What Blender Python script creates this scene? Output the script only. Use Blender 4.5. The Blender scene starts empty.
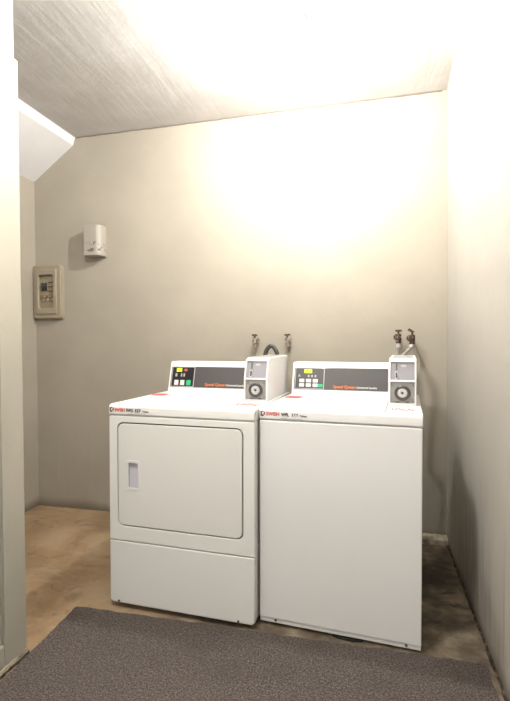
import bpy, bmesh, math, random
from mathutils import Vector, Matrix
random.seed(7)
S = bpy.context.scene
C = S.collection

# ------------------------------------------------------------------ camera
F_PX = 463.1
yaw, pitch, roll = 0.2433, 0.0179, 0.0066
right = Vector((math.cos(yaw), math.sin(yaw), 0))
fwd0 = Vector((-math.sin(yaw), math.cos(yaw), 0))
upv = Vector((0, 0, 1))
fwd = fwd0 * math.cos(pitch) - upv * math.sin(pitch)
up = fwd0 * math.sin(pitch) + upv * math.cos(pitch)
cr = right * math.cos(roll) - up * math.sin(roll)
cu = right * math.sin(roll) + up * math.cos(roll)
cam = bpy.data.cameras.new('camera')
cam.sensor_fit = 'HORIZONTAL'; cam.sensor_width = 36; cam.lens = F_PX * 36 / 510
cam.clip_start = .02
co = bpy.data.objects.new('camera', cam); C.objects.link(co)
m = Matrix((cr, cu, -fwd)).transposed().to_4x4()
m.translation = (-0.4397, -2.9092, 1.1908)
co.matrix_world = m
S.camera = co

# ------------------------------------------------------------------ world, lights, exposure
w = bpy.data.worlds.new('world'); S.world = w; w.use_nodes = True
w.node_tree.nodes['Background'].inputs[0].default_value = (1, .97, .93, 1)
w.node_tree.nodes['Background'].inputs[1].default_value = 1.15
S.view_settings.view_transform = 'Standard'; S.view_settings.look = 'None'
S.view_settings.gamma = 1; S.view_settings.use_curve_mapping = False
S.view_settings.exposure = 0.0
S.cycles.diffuse_bounces = 2
LAMP_STRENGTH = 1280.0           # glowing globe of the ceiling lamp above the machines
def point(name, loc, power, col, size):
    l = bpy.data.lights.new(name, 'POINT'); l.energy = power; l.color = col; l.shadow_soft_size = size
    o = bpy.data.objects.new(name, l); C.objects.link(o); o.location = loc
    return o
point('rear_ceiling_lamp', (-1.145, -2.07, 2.52), 70, (1, .985, .96), .03)

# ------------------------------------------------------------------ materials
def mat(name, col, rough=.5, metal=0, coat=0, emit=None, estr=0):
    M = bpy.data.materials.new(name); M.use_nodes = True
    b = M.node_tree.nodes['Principled BSDF']
    b.inputs['Base Color'].default_value = (*col, 1)
    b.inputs['Roughness'].default_value = rough
    b.inputs['Metallic'].default_value = metal
    b.inputs['Coat Weight'].default_value = coat
    if emit:
        b.inputs['Emission Color'].default_value = (*emit, 1); b.inputs['Emission Strength'].default_value = estr
    return M
class NT:
    def __init__(s, M):
        s.t = M.node_tree; s.b = s.t.nodes['Principled BSDF']
        s.geo = s.t.nodes.new('ShaderNodeNewGeometry'); s.pos = s.geo.outputs['Position']
    def n(s, typ, **k):
        x = s.t.nodes.new(typ)
        for a, v in k.items(): setattr(x, a, v)
        return x
    def link(s, a, b): s.t.links.new(a, b)
    def mapping(s, scale=(1, 1, 1), rot=(0, 0, 0), loc=(0, 0, 0), src=None):
        x = s.n('ShaderNodeMapping'); x.inputs['Scale'].default_value = scale
        x.inputs['Rotation'].default_value = rot; x.inputs['Location'].default_value = loc
        s.link(src or s.pos, x.inputs[0]); return x.outputs[0]
    def noise(s, vec, scale, detail=4, rough=.55, dist=0):
        x = s.n('ShaderNodeTexNoise'); x.inputs['Scale'].default_value = scale; x.inputs['Detail'].default_value = detail
        x.inputs['Roughness'].default_value = rough; x.inputs['Distortion'].default_value = dist
        s.link(vec, x.inputs['Vector']); return x.outputs[0]
    def ramp(s, fac, stops):
        x = s.n('ShaderNodeValToRGB'); e = x.color_ramp.elements
        while len(e) > len(stops): e.remove(e[-1])
        while len(e) < len(stops): e.new(.5)
        for i, (p, c) in enumerate(stops):
            e[i].position = p; e[i].color = (*c, 1) if len(c) == 3 else c
        s.link(fac, x.inputs[0]); return x.outputs[0]
    def mask(s, fac, a, b):
        x = s.n('ShaderNodeMapRange'); x.interpolation_type = 'SMOOTHSTEP'
        x.inputs['From Min'].default_value = a; x.inputs['From Max'].default_value = b
        s.link(fac, x.inputs['Value']); return x.outputs['Result']
    def math(s, op, a, b):
        x = s.n('ShaderNodeMath'); x.operation = op
        for i, v in enumerate((a, b)):
            if isinstance(v, (int, float)): x.inputs[i].default_value = v
            else: s.link(v, x.inputs[i])
        return x.outputs[0]
    def mix(s, fac, a, b):
        x = s.n('ShaderNodeMix'); x.data_type = 'RGBA'
        if isinstance(fac, (int, float)): x.inputs[0].default_value = fac
        else: s.link(fac, x.inputs[0])
        for i, v in ((6, a), (7, b)):
            if isinstance(v, tuple): x.inputs[i].default_value = (*v, 1)
            else: s.link(v, x.inputs[i])
        return x.outputs[2]
    def sep(s, src=None):
        x = s.n('ShaderNodeSeparateXYZ'); s.link(src or s.pos, x.inputs[0]); return x.outputs
    def col(s, c): s.link(c, s.b.inputs['Base Color'])
    def bump(s, h, strength, dist):
        x = s.n('ShaderNodeBump'); x.inputs['Strength'].default_value = strength; x.inputs['Distance'].default_value = dist
        s.link(h, x.inputs['Height']); s.link(x.outputs[0], s.b.inputs['Normal'])

WALL = (.385, .343, .272)
def wall_material(name, base, streak=0.0):
    M = mat(name, base, .6); t = NT(M)
    n1 = t.noise(t.pos, 2.2, 5)
    c = t.mix(t.mask(n1, .35, .7), tuple(v * .95 for v in base), tuple(min(1, v * 1.04) for v in base))
    if streak:
        v = t.mapping((9, 9, .7)); n2 = t.noise(v, 3.0, 6, .6)
        z = t.sep()[2]
        low = t.mask(z, .75, .2)
        f = t.math('MULTIPLY', t.mask(n2, .45, .68), t.math('MULTIPLY', low, streak))
        c = t.mix(f, c, (.30, .25, .18))
        n3 = t.noise(t.mapping((14, 14, .5), loc=(3, 1, 0)), 3.0, 4)
        f = t.math('MULTIPLY', t.mask(n3, .6, .72), t.math('MULTIPLY', low, streak * .7))
        c = t.mix(f, c, (.75, .70, .62))
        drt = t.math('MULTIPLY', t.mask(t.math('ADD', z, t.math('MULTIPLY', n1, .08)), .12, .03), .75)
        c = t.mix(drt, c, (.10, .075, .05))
    t.col(c)
    h = t.math('ADD', t.noise(t.pos, 9, 3), t.math('MULTIPLY', t.noise(t.pos, 120, 3), .25))
    t.bump(h, .12, .02)
    return M
M_wall = wall_material('cream_wall_paint', WALL, .12)
M_wallR = wall_material('cream_wall_paint_stained', (.43, .40, .345), .75)
M_part = wall_material('cream_gloss_paint', (.365, .338, .272), 0)
M_partw = wall_material('white_gloss_paint', (.82, .80, .77))
M_white = wall_material('white_ceiling_trim_paint', (.72, .70, .685))

M_ceil = mat('rough_white_plaster', (.74, .70, .65), .7); t = NT(M_ceil)
v = t.mapping((1, 1, 1), (0, 0, .9)); v2 = t.mapping((13, 1.1, 1), (0, 0, .12))
h = t.math('ADD', t.math('MULTIPLY', t.noise(v2, 1.6, 6, .62, .8), 2.2), t.math('MULTIPLY', t.noise(t.pos, 30, 5, .7, .4), t.mask(t.noise(t.pos, 2.3, 3), .42, .62)))
t.bump(h, .10, .02)
t.col(t.mix(t.mask(t.noise(t.pos, 3, 5), .4, .7), (.62, .59, .56), (.69, .66, .635)))

M_floor = mat('old_concrete_floor', (.4, .3, .2), .65); t = NT(M_floor)
X, Y, Z = t.sep()
n1 = t.noise(t.pos, 2.5, 7, .62, .5); n2 = t.noise(t.pos, 9, 6, .6); n3 = t.noise(t.mapping((2, 7, 1), (0, 0, .25)), 2.2, 6, .6, .8)
tan = t.ramp(n1, [(.30, (.20, .125, .06)), (.5, (.325, .215, .115)), (.72, (.45, .335, .21))])
tan = t.mix(t.math('MULTIPLY', t.mask(n3, .52, .70), .45), tan, (.37, .30, .22))
tan = t.mix(t.math('MULTIPLY', t.mask(t.noise(t.pos, 14, 8, .7, .6), .54, .68), .5), tan, (.13, .085, .045))
gry = t.ramp(n2, [(.30, (.060, .044, .028)), (.5, (.16, .122, .082)), (.68, (.33, .27, .19))])
gry = t.mix(t.mask(n3, .56, .68), gry, (.045, .033, .022))
c = t.mix(t.mask(t.math('ADD', X, t.math('MULTIPLY', n1, .4)), -1.25, -.85), tan, gry)
# dark patch beside the washer
def blob(cx, cy, r, soft):
    dx = t.math('SUBTRACT', X, cx); dy = t.math('SUBTRACT', Y, cy)
    d = t.math('SQRT', t.math('ADD', t.math('MULTIPLY', dx, dx), t.math('MULTIPLY', dy, dy)), 0)
    return t.mask(t.math('ADD', d, t.math('MULTIPLY', t.math('SUBTRACT', n2, .5), .12)), r + soft, r)
c = t.mix(t.math('MULTIPLY', blob(-.16, -.42, .06, .16), .8), c, (.03, .022, .014))
c = t.mix(t.math('MULTIPLY', blob(-1.80, -1.02, .01, .05), .5), c, (.10, .06, .03))
c = t.mix(t.math('MULTIPLY', blob(-1.95, -.03, .25, .12), .35), c, (.12, .085, .05))
t.col(c)
t.bump(t.math('ADD', n1, t.math('MULTIPLY', t.noise(t.pos, 60, 4), .3)), .25, .02)

M_rug = mat('brown_grey_carpet', (.14, .11, .09), .95); t = NT(M_rug)
n = t.math('ADD', t.math('MULTIPLY', t.noise(t.pos, 330, 3, .8), .62), t.math('MULTIPLY', t.noise(t.pos, 120, 4, .8), .38)); nb = t.noise(t.pos, 5, 4)
c = t.ramp(n, [(.40, (.028, .021, .017)), (.5, (.090, .070, .059)), (.60, (.34, .285, .25))])
c = t.mix(t.math('MULTIPLY', t.mask(nb, .5, .72), .28), c, (.075, .057, .046))
t.col(c); t.bump(t.noise(t.pos, 210, 3, .7), .9, .012)

def enamel(name, col, rough=.28):
    M = mat(name, col, rough, coat=.25); t = NT(M)
    n = t.noise(t.pos, 6, 3)
    t.col(t.mix(n, tuple(v * .985 for v in col), col)); return M
M_enamel = enamel('white_enamel', (.87, .855, .81))
M_enamel2 = enamel('white_enamel_washer', (.87, .855, .825))
M_door = enamel('cream_enamel_door', (.82, .805, .755))
M_plastic = mat('white_plastic', (.80, .79, .78), .4)
M_toe = mat('grey_steel_toe', (.30, .28, .25), .4, .4)
M_inner = mat('dark_interior', (.045, .042, .04), .7)
M_fascia = mat('charcoal_fascia', (.062, .057, .055), .45)
M_disp = mat('black_display_panel', (.012, .012, .014), .3)
M_line = mat('pale_grey_print', (.48, .46, .44), .5)
M_whitep = mat('white_print', (.78, .76, .74), .5)
M_orange = mat('orange_print', (.80, .20, .045), .5)
M_red = mat('red_print', (.62, .07, .05), .5)
M_pink = mat('faded_red_print', (.55, .085, .075), .6)
M_blackp = mat('black_print', (.035, .03, .03), .5)
M_screen = mat('lit_lime_screen', (.5, .6, .02), .4, emit=(.62, .78, .03), estr=.75)
M_redled = mat('lit_red_screen', (.45, .08, .10), .4, emit=(.6, .06, .08), estr=.25)
M_btn = mat('pale_button', (.74, .71, .68), .45)
M_green = mat('green_button', (.03, .46, .20), .45)
M_steel = mat('brushed_grey_plate', (.27, .26, .275), .5, .1)
M_steel2 = mat('worn_grey_plate', (.33, .315, .29), .5, .1)
M_chrome = mat('chrome', (.60, .59, .58), .35, .15)
M_dark = mat('dark_lock_ring', (.09, .085, .08), .4, .5)
M_brass = mat('aged_brass', (.42, .30, .14), .4, .8)
M_tap = mat('paint_splashed_tap', (.55, .48, .38), .5); t = NT(M_tap)
t.col(t.ramp(t.noise(t.pos, 60, 3), [(.40, (.10, .065, .035)), (.54, (.33, .29, .23)), (.7, (.45, .42, .36))]))
M_tapd = mat('corroded_tap', (.25, .18, .11), .5, .3); t = NT(M_tapd)
t.col(t.ramp(t.noise(t.pos, 80, 3), [(.40, (.035, .02, .012)), (.56, (.11, .07, .045)), (.72, (.34, .29, .23))]))
M_hose = mat('grey_rubber_hose', (.24, .225, .205), .45); 
M_black = mat('black_rubber', (.03, .027, .024), .4)
M_panelm = mat('beige_metal', (.35, .30, .215), .45, .15)
M_panelin = mat('beige_panel_inside', (.30, .25, .17), .6)
M_dirt = mat('crumbled_dirty_mortar', (.2, .15, .1), .9); t = NT(M_dirt)
t.col(t.ramp(t.noise(t.pos, 45, 5), [(.40, (.030, .021, .013)), (.58, (.085, .06, .038)), (.75, (.25, .19, .12))]))
t.bump(t.noise(t.pos, 70, 4), .8, .02)
M_curb = mat('bare_concrete_curb', (.40, .35, .26), .85); t = NT(M_curb)
t.col(t.ramp(t.noise(t.pos, 22, 5), [(.35, (.22, .18, .12)), (.55, (.42, .36, .26)), (.75, (.52, .46, .36))]))
M_chip = mat('chipped_cream_plastic', (.70, .65, .57), .5); t = NT(M_chip)
X, Y, Z = t.sep()
n = t.noise(t.pos, 38, 4, .6)
band = t.math('MULTIPLY', t.mask(Z, 1.90, 1.87), t.mask(Z, 1.81, 1.83))
t.col(t.mix(t.math('MULTIPLY', band, t.mask(n, .53, .60)), (.37, .335, .28), (.13, .105, .075)))
M_crack = mat('old_sealant', (.20, .17, .13), .8)

# ------------------------------------------------------------------ mesh helpers
def obj(name, bm, M, parent=None, smooth=40, bevel=0, seg=2):
    bmesh.ops.recalc_face_normals(bm, faces=bm.faces)
    me = bpy.data.meshes.new(name); bm.to_mesh(me); bm.free()
    return meshobj(name, me, M, parent, smooth, bevel, seg)
def meshobj(name, me, M, parent=None, smooth=40, bevel=0, seg=2):
    me.materials.clear(); me.materials.append(M)
    o = bpy.data.objects.new(name, me); C.objects.link(o); o.parent = parent
    if smooth:
        me.polygons.foreach_set('use_smooth', [True] * len(me.polygons))
        me.set_sharp_from_angle(angle=math.radians(smooth))
    if bevel:
        b = o.modifiers.new('bevel', 'BEVEL'); b.width = bevel; b.segments = seg; b.limit_method = 'ANGLE'; b.angle_limit = .6
        b.harden_normals = False
    return o
def box(lo, hi, bm=None):
    bm = bm or bmesh.new()
    v = [bm.verts.new((x, y, z)) for x in (lo[0], hi[0]) for y in (lo[1], hi[1]) for z in (lo[2], hi[2])]
    for f in ((0, 1, 3, 2), (4, 6, 7, 5), (0, 4, 5, 1), (2, 3, 7, 6), (0, 2, 6, 4), (1, 5, 7, 3)):
        bm.faces.new([v[i] for i in f])
    return bm
def prism(poly, axis, a, b, bm=None):
    """poly of 2-D points, extruded along an axis (0: points are (y,z); 1: (x,z); 2: (x,y))"""
    bm = bm or bmesh.new()
    def P(p, k):
        q = list(p); q.insert(axis, k); return bm.verts.new(q)
    A = [P(p, a) for p in poly]; B = [P(p, b) for p in poly]
    bm.faces.new(A); bm.faces.new(B[::-1]); n = len(poly)
    for i in range(n): bm.faces.new((A[i], A[(i + 1) % n], B[(i + 1) % n], B[i]))
    return bm
def cyl(p0, p1, r, r2=None, seg=20, bm=None):
    bm = bm or bmesh.new(); p0, p1 = Vector(p0), Vector(p1); d = (p1 - p0)
    q = Vector((0, 0, 1)).rotation_difference(d).to_matrix().to_4x4(); q.translation = (p0 + p1) / 2
    bmesh.ops.create_cone(bm, cap_ends=True, segments=seg, radius1=r, radius2=r if r2 is None else r2, depth=d.length, matrix=q)
    return bm
def lathe(prof, seg=32, bm=None, mtx=None):
    """profile of (radius, height) turned about z"""
    bm = bm or bmesh.new(); rings = []
    for r, z in prof:
        if r < 1e-6: rings.append([bm.verts.new((0, 0, z))])
        else: rings.append([bm.verts.new((r * math.cos(2 * math.pi * k / seg), r * math.sin(2 * math.pi * k / seg), z)) for k in range(seg)])
    for a, b in zip(rings, rings[1:]):
        for k in range(seg):
            k2 = (k + 1) % seg
            f = [a[k % len(a)], a[k2 % len(a)], b[k2 % len(b)], b[k % len(b)]]
            f = list(dict.fromkeys(f))
            if len(f) > 2: bm.faces.new(f)
    if mtx is not None: bmesh.ops.transform(bm, matrix=mtx, verts=bm.verts)
    return bm
def catmull(pts, n=10):
    pts = [Vector(p) for p in pts]; P = [2 * pts[0] - pts[1]] + pts + [2 * pts[-1] - pts[-2]]; out = []
    for i in range(1, len(P) - 2):
        a, b, c, d = P[i - 1:i + 3]
        for k in range(n):
            t = k / n
            out.append(.5 * (2 * b + (c - a) * t + (2 * a - 5 * b + 4 * c - d) * t * t + (3 * b - a - 3 * c + d) * t ** 3))
    return out + [pts[-1]]
def tube(pts, r, seg=12, bm=None, n=10):
    bm = bm or bmesh.new(); path = catmull(pts, n); rings = []
    ref = None
    for i, p in enumerate(path):
        d = (path[min(i + 1, len(path) - 1)] - path[max(i - 1, 0)]).normalized()
        if ref is None: ref = d.orthogonal().normalized()
        ref = (ref - d * ref.dot(d)).normalized(); s = d.cross(ref)
        rings.append([bm.verts.new(p + (ref * math.cos(2 * math.pi * k / seg) + s * math.sin(2 * math.pi * k / seg)) * r) for k in range(seg)])
    for a, b in zip(rings, rings[1:]):
        for k in range(seg): bm.faces.new((a[k], a[(k + 1) % seg], b[(k + 1) % seg], b[k]))
    bm.faces.new(rings[0][::-1]); bm.faces.new(rings[-1])
    return bm
def rr(x0, x1, y0, y1, r, n=7):
    """rounded rectangle, counter-clockwise; r may be 4 radii from the lower left"""
    R = [r] * 4 if not isinstance(r, (list, tuple)) else r; out = []
    for (cx, cy, a, k) in ((x0, y0, 180, 0), (x1, y0, 270, 1), (x1, y1, 0, 2), (x0, y1, 90, 3)):
        q = R[k]
        if q <= 1e-5: out.append((cx, cy)); continue
        ox = cx + q if k in (0, 3) else cx - q; oy = cy + q if k in (0, 1) else cy - q
        for i in range(n + 1):
            t = math.radians(a + 90 * i / n); out.append((ox + q * math.cos(t), oy + q * math.sin(t)))
    return out
def circ(x, y, r, n=28): return [(x + r * math.cos(2 * math.pi * i / n), y + r * math.sin(2 * math.pi * i / n)) for i in range(n)]
FRONT = Matrix(((1, 0, 0, 0), (0, 0, -1, 0), (0, 1, 0, 0), (0, 0, 0, 1)))     # plate (x,y) -> (x,z), facing -y
def plate(name, loops, thick, M, parent, mtx=FRONT, bev=.0, y=0.0):
    """plate with holes: outer face lies at y, the plate goes back from it"""
    cu_ = bpy.data.curves.new(name, 'CURVE'); cu_.dimensions = '2D'; cu_.fill_mode = 'BOTH'
    cu_.extrude = max(thick / 2 - bev, 1e-5); cu_.bevel_depth = bev; cu_.bevel_resolution = 2; cu_.offset = -bev
    for L in loops:
        sp = cu_.splines.new('POLY'); sp.points.add(len(L) - 1); sp.use_cyclic_u = True
        for p, q in zip(sp.points, L): p.co = (q[0], q[1], 0, 1)
    tmp = bpy.data.objects.new('tmp', cu_); C.objects.link(tmp)
    dg = bpy.context.evaluated_depsgraph_get()
    me = bpy.data.meshes.new_from_object(tmp.evaluated_get(dg)); me.name = name
    bpy.data.objects.remove(tmp); bpy.data.curves.remove(cu_)
    me.transform(mtx @ Matrix.Translation((0, 0, -thick / 2 - y)))
    return meshobj(name, me, M, parent, 50)
def text(body, size, M, parent, mtx, width=None, name='lettering', bold=0.0, depth=.0006):
    f = bpy.data.curves.new(name, 'FONT'); f.body = body; f.size = size; f.extrude = depth; f.offset = bold
    tmp = bpy.data.objects.new('tmp', f); C.objects.link(tmp)
    dg = bpy.context.evaluated_depsgraph_get()
    me = bpy.data.meshes.new_from_object(tmp.evaluated_get(dg)); me.name = name
    bpy.data.objects.remove(tmp); bpy.data.curves.remove(f)
    if width:
        xs = [v.co.x for v in me.vertices]; k = width / (max(xs) - min(xs))
        me.transform(Matrix.Diagonal((k, 1, 1, 1)))
    me.transform(mtx)
    return meshobj(name, me, M, parent, 0)
def thing(name, label, cat, loc=(0, 0, 0), rz=0, group=None):
    o = bpy.data.objects.new(name, None); C.objects.link(o); o.location = loc; o.rotation_euler = (0, 0, rz)
    o.empty_display_size = .1
    return tag(o, label, cat, group)
def tag(o, label, cat, group=None):
    o['label'] = label; o['category'] = cat
    if group: o['group'] = group
    return o
def struct(name, bm, M, parent=None, **k):
    o = obj(name, bm, M, parent, **k)
    if parent is None: o['kind'] = 'structure'
    return o

# ------------------------------------------------------------------ the room
H = 2.65; YB = -3.25; XL = -2.81
struct('floor', box((XL - .15, YB - .1, -.1), (.15, .15, 0)), M_floor, smooth=0)
struct('wall_back', box((XL - .15, 0, 0), (.15, .15, H + .1)), M_wall, smooth=0)
struct('wall_left', box((XL - .15, YB, 0), (XL, 0, H + .1)), M_wall, smooth=0)
struct('ceiling', box((XL - .15, YB, H), (.15, 0, H + .1)), M_ceil, smooth=0)
# the right wall leans in slightly towards the ceiling
bm = bmesh.new(); NY, NZ = 16, 12; g = []
for i in range(NY + 1):
    row = []
    for j in range(NZ + 1):
        y = YB * i / NY; z = H * j / NZ
        row.append(bm.verts.new((.055 * max(y, -1.6) * (z / H) ** 3, y, z)))
    g.append(row)
b0 = [[bm.verts.new((.15, YB * i / NY, H * j / NZ)) for j in (0, NZ)] for i in (0, NY)]
for i in range(NY):
    for j in range(NZ): bm.faces.new((g[i][j], g[i + 1][j], g[i + 1][j + 1], g[i][j + 1]))
bm.faces.new((b0[0][0], b0[0][1], b0[1][1], b0[1][0]))
bm.faces.new([g[0][j] for j in range(NZ + 1)] + [b0[0][1], b0[0][0]])
bm.faces.new([g[NY][j] for j in range(NZ + 1)] + [b0[1][1], b0[1][0]])
bm.faces.new([g[i][0] for i in range(NY + 1)] + [b0[1][0], b0[0][0]])
bm.faces.new([g[i][NZ] for i in range(NY + 1)] + [b0[1][1], b0[0][1]])
struct('wall_right', bm, M_wallR, smooth=30)
# boxed underside of the stairs along the left wall
struct('ceiling_soffit', prism([(-2.467, H), (-2.484, 2.597), (XL, 2.368), (XL, H)], 1, YB, 0), M_white, smooth=0)
# partition stub on the left: thick cream lower part, white upper part set back, corner post
PX, PY = -1.7195, -1.411
o = struct('wall_partition', box((-1.85, YB, 0), (PX - .011, -1.525, 2.25)), M_part, smooth=0)
bm = prism(rr(-1.85, PX, -1.525, PY, [0, 0, .012, .012], 5), 2, 0, 2.25)
struct('trim_1', bm, M_part, smooth=40)
struct('trim_2', box((-1.74, YB, 0), (PX, -1.525, .105)), M_part, bevel=.006)
struct('wall_partition_upper', box((-1.84, YB, 2.25), (PX - .014, PY - .012, H)), M_partw, smooth=0)
# broken layers at the foot of the partition
def crumble(name, y0, y1, x0, x1, z0, z1, n, amp, M, face=1):
    """strip along y with a ragged outer face"""
    bm = bmesh.new(); A = []
    for i in range(n + 1):
        y = y0 + (y1 - y0) * i / n
        dx = random.uniform(-amp, amp); dz = random.uniform(-amp, amp) * .7
        A.append([bm.verts.new(p) for p in ((x0, y, z0), (x1 + dx, y, z0), (x1 + dx * .6 - face * amp * .3, y, z1 + dz), (x0, y, z1 + dz * .3))])
    for a, b in zip(A, A[1:]):
        for k in range(4): bm.faces.new((a[k], a[(k + 1) % 4], b[(k + 1) % 4], b[k]))
    bm.faces.new(A[0]); bm.faces.new(A[-1][::-1])
    return struct(name, bm, M, smooth=0)
crumble('baseboard_partition', -2.6, PY + .002, PX - .02, PX + .007, 0, .010, 90, .002, M_dirt)
crumble('trim_3', -2.6, PY - .004, PX - .02, PX + .004, .010, .024, 80, .0015, M_curb)
# crumbled mortar line along the foot of the right wall, bare curb in the corner
crumble('baseboard_right', YB, -.06, .02, -.009, 0, .008, 160, .003, M_dirt, -1)
bm = bmesh.new()
prof = []
for i in range(22):
    x = -.62 + .62 * i / 21
    prof.append((x, -.055 + random.uniform(-.006, .006), .040 + random.uniform(-.003, .003)))
R_ = [[bm.verts.new(p) for p in ((x, .02, 0), (x, y, 0), (x, y + .006, z - .012), (x, y + .018, z), (x, .02, z + .008))] for x, y, z in prof]
for a, b in zip(R_, R_[1:]):
    for k in range(5): bm.faces.new((a[k], a[(k + 1) % 5], b[(k + 1) % 5], b[k]))
bm.faces.new(R_[0]); bm.faces.new(R_[-1][::-1])
struct('trim_4', bm, M_curb, smooth=30)
# thin sealant bead where wall and ceiling meet
bm = bmesh.new()
n = 60; pts = [(-2.46 + 2.43 * i / n, -.002 + random.uniform(-.0015, .0015), H - .003 + random.uniform(-.0025, .0015)) for i in range(n + 1)]
tube(pts, .0040, 6, bm, 1)
struct('trim_5', bm, M_crack)
# carpet
bm = bmesh.new(); top = []
edge = []
def rag(a, b, n):
    for i in range(n):
        k = i / n
        edge.append((a[0] + (b[0] - a[0]) * k + random.uniform(-.004, .004), a[1] + (b[1] - a[1]) * k + random.uniform(-.004, .004)))
rag((-1.690, -3.2), (-.022, -3.2), 30); rag((-.022, -3.2), (-.030, -1.085), 60); rag((-.030, -1.085), (-1.726, -1.10), 70); rag((-1.726, -1.10), (-1.698, -1.5), 16); rag((-1.698, -1.5), (-1.69, -3.2), 40)
prism(edge, 2, .0005, .009, bm)
tag(obj('carpet', bm, M_rug, None, smooth=0), 'brown grey speckled carpet covering the floor in front of both machines', 'carpet')

# ------------------------------------------------------------------ ceiling lamp
L = thing('ceiling_lamp', 'round glowing white lamp on the ceiling above the two machines', 'lamp', (-.795, -.80, H))
obj('canopy', lathe([(0, 0), (.082, 0), (.082, -.012), (.074, -.022), (.05, -.026), (0, -.026)], 40), M_plastic, L)
M_glow = mat('glowing_globe', (.9, .88, .85), .4, emit=(1, .985, .965), estr=LAMP_STRENGTH)
obj('globe', lathe([(.020, -.026), (.020, -.100), (.028, -.116), (.036, -.134), (.037, -.150), (.032, -.166), (.019, -.177), (0, -.180)], 32), M_glow, L)

# ------------------------------------------------------------------ box and breaker panel on the back wall
B = thing('wall_box', 'small cream chipped box mounted alone high on the back wall', 'box', (-2.29, 0, 1.90))
bm = prism(rr(-.068, .066, -.112, .108, .004, 3), 1, -.006, .001)
obj('back_plate', bm, M_panelm, B)
bm = prism(rr(-.064, .062, -.082, .06, [.006, .036, 0, 0], 8), 2, -.106, .104)
bmesh.ops.translate(bm, vec=(0, -.004, 0), verts=bm.verts)
cv = obj('cover', bm, M_chip, B, bevel=.004, smooth=35)

E_ = thing('breaker_panel', 'beige metal electrical panel with breakers beside the left corner', 'electrical panel', (-2.69, 0, 1.563))
def bez(a): return rr(-.113 + a, .113 - a, -.19 + a, .19 - a, max(.016 - a * .3, .006), 5)
obj('back_box', prism(rr(-.116, .118, -.196, .190, .014, 5), 1, -.012, .001), M_panelm, E_, bevel=.003)
plate('frame', [bez(0), rr(-.068, .060, -.124, .124, .016, 5)], .026, M_panelm, E_, y=-.036, bev=.004)
plate('inner_frame', [bez(.030), rr(-.064, .056, -.120, .120, .014, 5)], .012, M_panelm, E_, y=-.044, bev=.004)
obj('inner_plate', box((-.072, -.020, -.128), (.064, -.010, .128)), M_panelin, E_)
for k in range(2):
    br = obj('breaker', box((-.050 + k * .026, -.030, .006), (-.034 + k * .026, -.018, .066)), M_black, E_, bevel=.002)
    obj('toggle', box((-.047 + k * .026, -.038, .028), (-.037 + k * .026, -.029, .046)), M_black, br, bevel=.002)
for k in range(3):
    br = obj('fuse', box((-.048 + k * .034, -.028, -.070), (-.022 + k * .034, -.018, -.016)), M_panelin, E_, bevel=.002)
    obj('fuse_cap', cyl((-.035 + k * .034, -.026, -.034), (-.035 + k * .034, -.036, -.034), .010, seg=16), M_brass, br)
for z in (.004, .066, .034):
    obj('divider', box((.004, -.026, z), (.050, -.019, z + .004)), M_inner, E_)

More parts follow.
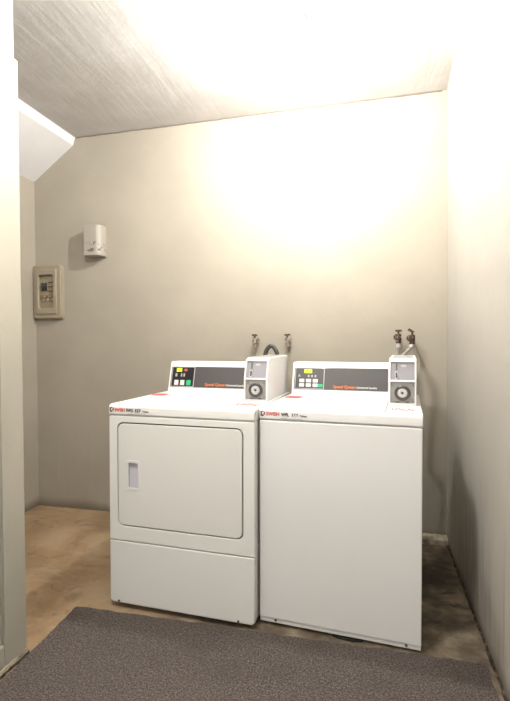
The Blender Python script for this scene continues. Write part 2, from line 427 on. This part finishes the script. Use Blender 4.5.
# ------------------------------------------------------------------ laundry machines
def slant(y0, z0, y1, z1):
    """frame on a sloped face: local (x, s, n) -> machine coords, s runs up the slope, n out of it"""
    u = Vector((0, y1 - y0, z1 - z0)).normalized(); nrm = Vector((1, 0, 0)).cross(u)
    M_ = Matrix(((1, u.x, nrm.x, 0), (0, u.y, nrm.y, y0), (0, u.z, nrm.z, z0), (0, 0, 0, 1)))
    return M_
def splate(name, loops, thick, M, parent, fr, out=0.0, bev=0.0):
    return plate(name, loops, thick, M, parent, fr, bev, -out)
def R4(x0, x1, y0, y1, r=.0): return rr(x0, x1, y0, y1, r, 4)
def legs(root, W, D):
    for x in (.05, W - .05):
        for y in (.06, D - .06):
            bm = cyl((x, y, .003), (x, y, .012), .020, .017); cyl((x, y, .008), (x, y, .05), .007, bm=bm)
            obj('leg', bm, M_black, root)
def console(root, W, x0, x1, D, kind):
    y0, y1, zt, zb = .535, .583, 1.081, .912
    poly = [(y0, zb), (y1 - .003, zt - .012), (y1 + .003, zt - .002), (y1 + .012, zt), (D - .02, zt), (D - .012, zt - .01), (D - .012, zb)]
    c = obj('console', prism(poly, 0, x0, x1), M_enamel, root, bevel=.004)
    fr = slant(y0, zb, y1 - .003, zt - .012) @ Matrix.Translation((x0 - .006, 0, 0)); x1 -= x0 - .006
    splate('fascia', [R4(.018, x1 - .012, .030, .146, .004)], .003, M_fascia, c, fr, .0025)
    e = .178 if kind == 'w' else .160
    splate('display_panel', [R4(.026, e - .004, .034, .142, .003)], .002, M_disp if kind == 'd' else M_fascia, c, fr, .0038)
    splate('display_border', [R4(.022, e, .031, .145, .004), R4(.0255, e - .0035, .0345, .1415, .003)], .003, M_line, c, fr, .0045)
    def pl(nm, x, xx, s, ss, M, out=.0050, r=.002): return splate(nm, [R4(x, xx, s, ss, r)], .002, M, c, fr, out)
    if kind == 'w':
        pl('display_screen', .070, .112, .116, .136, M_screen)
        for i in range(3):
            for j in range(2):
                pl('button', .047 + i * .036, .073 + i * .036, .042 + j * .024, .060 + j * .024, M_btn, .0075)
        pl('start_button', .147, .171, .042, .058, M_green, .0075)
        for i in range(3): pl('icon_mark', .091 + i * .018, .099 + i * .018, .094, .106, M_line)
        text('A', .022, M_line, c, fr @ Matrix.Translation((.038, .094, .0051)), name='icon_letter')
        T = (.226, .112, .343, .102)
    else:
        pl('display_screen', .050, .082, .116, .136, M_screen)
        pl('indicator_screen', .096, .114, .119, .132, M_redled)
        for i in range(2): pl('button', .044 + i * .036, .068 + i * .036, .040, .068, M_btn, .0075)
        pl('start_button', .116, .142, .040, .068, M_green, .0075)
        for i, (a, b) in enumerate(((.045, .056), (.078, .086), (.094, .102))): pl('icon_mark', a, b, .088, .106, M_line)
        T = (.226, .118, .349, .104)
    text('Speed Queen', .022, M_orange, c, fr @ Matrix.Translation((T[0], .040, .0032)), T[1], 'brand_lettering', .0003)
    text('Commercial Laundry', .014, M_whitep, c, fr @ Matrix.Translation((T[2], .041, .0032)), T[3], 'small_lettering', .0002)
    return c
def coin_box(root, x0, x1, D, ybk):
    y0, zb, zm, zt = .245, .914, 1.020, 1.105
    yt = y0 + .030
    poly = [(y0 + .012, zb), (y0 + .012, zm), (yt + .012, zt), (yt + .028, zt + .012), (ybk, zt + .014), (ybk, zb)]
    cb = obj('coin_box', prism(poly, 0, x0, x1), M_plastic, root, bevel=.003)
    W = x1 - x0
    lo = slant(y0, zb, y0, zm); hi = slant(y0, zm, yt, zt)
    Ls = zm - zb; Hs = math.hypot(zt - zm, yt - y0)
    for fr, h, nm in ((lo, Ls, 'lower_frame'), (hi, Hs, 'upper_frame')):
        splate(nm, [R4(x0, x1, 0, h + (.006 if fr is hi else 0), .003), R4(x0 + .007, x1 - .007, .010 if fr is lo else .005, h - .004, .003)], .014, M_plastic, cb, fr, 0, .0015)
    splate('coin_plate', [R4(x0 + .006, x1 - .006, .004, Hs - .003)], .002, M_steel, cb, hi, -.008)
    splate('lock_plate', [R4(x0 + .006, x1 - .006, .008, Ls - .003)], .002, M_steel2, cb, lo, -.008)
    sx = x0 + W * .28
    splate('slot_bezel', [R4(sx - .0065, sx + .0065, .010, .044, .005)], .005, M_chrome, cb, hi, -.003, .001)
    splate('coin_slot', [R4(sx - .0042, sx + .0042, .014, .040, .003)], .003, M_inner, cb, hi, -.0022)
    splate('slot_groove', [R4(sx - .003, sx + .003, .050, Hs - .008, .001)], .003, M_dark, cb, hi, -.0065)
    splate('return_tag', [R4(sx + .018, sx + .040, .066, .076, .002)], .002, M_line, cb, hi, -.0068)
    cx = (x0 + x1) / 2; cz = .054
    def turned(nm, prof, M, px, ps, base): 
        return obj(nm, lathe(prof, 32, None, lo @ Matrix.Translation((px, ps, base))), M, cb)
    turned('lock_ring', [(.019, 0), (.033, 0), (.033, .008), (.030, .011), (.023, .011), (.019, .004)], M_dark, cx, cz, -.008)
    k = turned('lock', [(0, 0), (.021, 0), (.021, .008), (.018, .011), (.009, .011), (.008, .008), (0, .008)], M_chrome, cx, cz, -.008)
    splate('keyhole', [circ(cx, cz, .0055, 16)], .001, M_dark, cb, lo, .0012)
    for px in (x0 + .016, x1 - .016):
        for ps in (.024, .088):
            turned('bolt', [(0, 0), (.006, 0), (.005, .004), (0, .005)], M_steel, px, ps, -.008)
    for px in (cx - .02, cx + .02):
        splate('lower_catch', [R4(px - .008, px + .008, .012, .016, .001)], .003, M_dark, cb, lo, -.006)
    # flat grey plate on the box top; its tone imitates a sunken tray
    zt2 = zt + .0128
    plate('top_plate', [R4(x0 + .012, x1 - .012, yt + .05, ybk - .06, .006)], .002, M_steel2, cb, Matrix.Identity(4), 0, -zt2 - .0022)
    return cb
def top_sticker(root, name, cx, cy, w, h, M, txt, zt, rot=0, outline=False):
    mt = Matrix.Translation((0, 0, 0))
    lp = [R4(cx - w / 2, cx + w / 2, cy - h / 2, cy + h / 2, h * .3)]
    if outline: lp.append(R4(cx - w / 2 + .004, cx + w / 2 - .004, cy - h / 2 + .006, cy + h / 2 - .006, h * .2))
    s = plate(name, lp, .0012, M, root, Matrix.Identity(4), 0, -zt - .0008)
    if txt: text(txt, h * .62, M if outline else M_whitep, s, Matrix.Translation((cx - w * .42, cy - h * .2, zt + .001)), w * .84)
    return s
def front_logo(root, x, words, z, y=-.0008):
    def fm(px, pz=z): return Matrix.Translation((px, y, pz)) @ Matrix.Rotation(math.pi / 2, 4, 'X')
    lg = plate('logo', [rr(x + .002, x + .018, z - .004, z + .018, .007, 5), rr(x + .007, x + .022, z + .001, z + .014, .005, 5)], .001, M_blackp, root, FRONT, 0, y)
    plate('logo_tail', [[(x + .010, z + .002), (x + .022, z + .018), (x + .024, z + .018), (x + .014, z + .002)]], .001, M_red, lg, FRONT, 0, y - .0002)
    px = x + .027
    for wd, wid, sz, M in words:
        text(wd, sz, M, root, fm(px), wid, 'front_lettering', .0006 if sz > .015 else .0002); px += wid + .008

# --- dryer
D_W, D_D = .678, .70
dry = thing('dryer', 'white front loading clothes dryer with square door, left of the washer', 'dryer', (-1.5805, -1.0573, 0), -.0376)
legs(dry, D_W, D_D)
obj('cabinet', prism(rr(.003, D_W - .003, .012, D_D, [.004, .004, .010, .010], 4), 2, .024, .866), M_enamel, dry)
obj('door_well', box((.03, .011, .36), (.642, .0135, .845)), M_inner, dry)
plate('front_panel', [rr(0, D_W, .3055, .862, [.004, .004, .010, .010]), rr(.040, .630, .371, .834, .030)], .012, M_enamel, dry, bev=.003)
plate('lower_panel', [rr(0, D_W, .022, .3015, [.018, .018, .004, .004])], .016, M_enamel, dry, bev=.004)
door = plate('door', [rr(.045, .625, .376, .829, .026), rr(.093, .150, .540, .662, .006)], .013, M_door, dry, bev=.003, y=-.001)
plate('pull_frame', [rr(.088, .155, .534, .668, .008), rr(.098, .145, .546, .656, .006)], .006, M_plastic, door, bev=.0015, y=-.0035)
bm = bmesh.new()      # scooped finger pull: open box
x0, x1, z0, z1, yb = .095, .148, .543, .659, .0108
box((x0, yb - .0015, z0), (x1, yb, z1), bm)
obj('pull_recess', bm, mat('pale_grey_pull', (.66, .64, .68), .35), door)
for z in (.46, .74):
    obj('hinge', box((.6260, .0005, z), (.6310, .006, z + .06)), M_toe, door)
# top with a rounded front lip
lipd = [(0, .868), (.010, .866), (D_D, .866), (D_D, .914), (.016, .914), (.008, .9115), (.002, .906), (0, .899)]
obj('top', prism(lipd, 0, -.002, D_W + .001), M_enamel, dry, bevel=.004)
dry.rotation_euler.y = .006; dry.location.z = .005
front_logo(dry, .002, [('SWISH', .050, .020, M_red), ('RWO', .034, .019, M_blackp), ('327', .030, .018, M_blackp), ('Tokens', .030, .010, M_blackp)], .8825)
text('Laundry machine service', .007, M_line, dry, Matrix.Translation((.095, -.0008, .8725)) @ Matrix.Rotation(math.pi / 2, 4, 'X'), .09, 'front_lettering')
top_sticker(dry, 'red_sticker', .050, .390, .080, .085, M_pink, '', .914)
top_sticker(dry, 'coin_label', .604, .135, .105, .090, M_pink, 'LOCAL', .914, outline=True)
console(dry, D_W, .018, .534, D_D, 'd')
coin_box(dry, .556, .668, D_D, .69)
for x in (.045, D_W - .07): obj('toe_screw', cyl((x, .001, .030), (x, -.002, .030), .005, seg=12), M_dark, dry)

# --- washer
W_W, W_D = .645, .70
wsh = thing('washer', 'white top loading washing machine with plain front, right of the dryer', 'washing machine', (-.8955, -1.0246, 0), -.0742)
legs(wsh, W_W, W_D)
obj('cabinet', prism(rr(.003, W_W - .003, .010, W_D, [.004, .004, .010, .010], 4), 2, .022, .864), M_enamel2, wsh)
plate('front_panel', [rr(0, W_W, .030, .8625, [.002, .002, .004, .004])], .012, M_enamel2, wsh, bev=.004)
obj('toe_strip', box((.002, .004, .012), (W_W - .002, .016, .030)), M_enamel2, wsh, bevel=.002)
lipw = [(0, .869), (.006, .866), (W_D, .866), (W_D, .914), (.014, .914), (.007, .9115), (.002, .907), (0, .900)]
obj('top', prism(lipw, 0, -.001, W_W + .002), M_enamel2, wsh, bevel=.004)
plate('lid', [rr(.028, .508, .030, .520, [.02, .02, .012, .012])], .006, M_enamel2, wsh, Matrix.Identity(4), .002, -.9185)
plate('lid_gap', [rr(.026, .510, .028, .522, [.02, .02, .012, .012])], .0008, M_toe, wsh, Matrix.Identity(4), 0, -.9146)
wsh.rotation_euler.y = .005; wsh.location.z = .002
front_logo(wsh, .004, [('SWISH', .056, .021, M_red), ('WFL', .034, .018, M_blackp), ('166', .028, .018, M_blackp), ('Tokens', .030, .010, M_blackp)], .884)
text('Laundry machine service', .007, M_line, wsh, Matrix.Translation((.095, -.0008, .8735)) @ Matrix.Rotation(math.pi / 2, 4, 'X'), .09, 'front_lettering')
top_sticker(wsh, 'red_sticker', .060, .370, .080, .085, M_pink, '', .9185)
s = text('LOCAL', .075, M_pink, wsh, Matrix.Translation((.528, .095, .9148)), .092, 'coin_label', .0008)
console(wsh, W_W, .007, .511, W_D, 'w')
coin_box(wsh, .513, .627, W_D, .69)
for x in (.07, W_W - .055): obj('toe_screw', cyl((x, .005, .024), (x, .001, .024), .005, seg=12), M_dark, wsh)

# ------------------------------------------------------------------ taps and hoses
def tap(label, x, z, reach, M, handle, group):
    tp = thing('water_tap', label, 'tap', (x, 0, z), 0, group)
    obj('flange', lathe([(0, 0), (.020, 0), (.018, .005), (.010, .009), (0, .009)], 24, None, Matrix.Rotation(math.pi / 2, 4, 'X')), M, tp)
    bm = cyl((0, -.004, 0), (0, -reach, 0), .0125)
    cyl((0, -reach + .03, 0), (0, -reach - .006, 0), .018, seg=6, bm=bm)
    obj('pipe', bm, M, tp)
    bm = cyl((0, -reach + .004, .016), (0, -reach + .004, -.016), .016); cyl((0, -reach + .004, -.014), (0, -reach + .004, -.036), .0155, seg=8, bm=bm)
    obj('valve_body', bm, M, tp)
    hb = cyl((0, -reach + .004, .012), (0, -reach + .004, .034), .006)
    if handle == 'wheel':
        for k in range(3):
            a = k * math.pi / 3; d = Vector((math.cos(a), math.sin(a), 0)) * .018
            c_ = Vector((0, -reach + .004, .036)); cyl(c_ - d, c_ + d, .0055, seg=8, bm=hb)
    else:
        c_ = Vector((0, -reach + .004, .034)); cyl(c_ + Vector((.006, 0, 0)), c_ + Vector((-.022, -.004, .014)), .006, .0085, seg=10, bm=hb)
        cyl(c_ + Vector((-.006, 0, -.004)), c_ + Vector((.006, 0, .006)), .009, seg=10, bm=hb)
    obj('handle', hb, M_tapd, tp)
    return tp
tap('short paint-splashed tap above the dryer coin box', -1.150, 1.200, .055, M_tap, 'wheel', 'water taps on the back wall')
tap('short paint-splashed tap between the dryer coin box and the washer console', -.940, 1.200, .055, M_tap, 'wheel', 'water taps on the back wall')
tap('left of two brown taps above the washer coin box, hose straight down', -.282, 1.215, .16, M_tapd, 'wheel', 'water taps on the back wall')
tap('right of two brown taps above the washer coin box, hose slanting left', -.208, 1.210, .16, M_tapd, 'lever', 'water taps on the back wall')
def hose(label, pts, r, M, nuts=(), group=None, name='water_hose'):
    h = thing(name, label, 'hose', pts[0], 0, group)
    q = [Vector(p) - Vector(pts[0]) for p in pts]
    obj('tube', tube(q, r, 12), M, h)
    for a in nuts:
        i = 0 if a == 0 else -1; d = (q[1] - q[0]).normalized() if a == 0 else (q[-2] - q[-1]).normalized()
        obj('hose_nut', cyl(q[i] - d * .002, q[i] + d * .022, r * 1.35, seg=8), M_chrome, h)
    return h
g_ = 'hoses behind the machines'
hose('grey hose hanging straight down from the left tap over the washer', [(-.282, -.156, 1.178), (-.282, -.158, 1.12), (-.285, -.165, 1.0), (-.33, -.20, .84), (-.42, -.26, .72), (-.46, -.318, .70)], .0085, M_hose, (0,), g_)
hose('grey hose slanting down to the left from the right tap over the washer', [(-.208, -.156, 1.173), (-.225, -.170, 1.145), (-.27, -.205, 1.08), (-.255, -.19, .90), (-.17, -.15, .74), (-.20, -.17, .58), (-.33, -.24, .56), (-.42, -.312, .66)], .0085, M_hose, (0,), g_)
hose('thick black hose arching up behind the dryer coin box', [(-1.06, -.335, .78), (-1.058, -.25, .98), (-1.048, -.20, 1.12), (-1.022, -.19, 1.165), (-.995, -.19, 1.155), (-.972, -.20, 1.10), (-.955, -.20, .95), (-.93, -.12, .70), (-.93, -.016, .60)], .013, M_black, (), g_, 'drain_hose')

# ------------------------------------------------------------------ small flat black pad under the washer front
bm = prism([(-.59, -1.040), (-.565, -1.052), (-.51, -1.058), (-.47, -1.052), (-.475, -1.012), (-.58, -1.005)], 2, .0, .007)
tag(obj('black_pad', bm, mat('matt_black', (.012, .011, .010), .95), None, bevel=.0015), 'flat black pad on the floor under the washer front edge', 'pad')
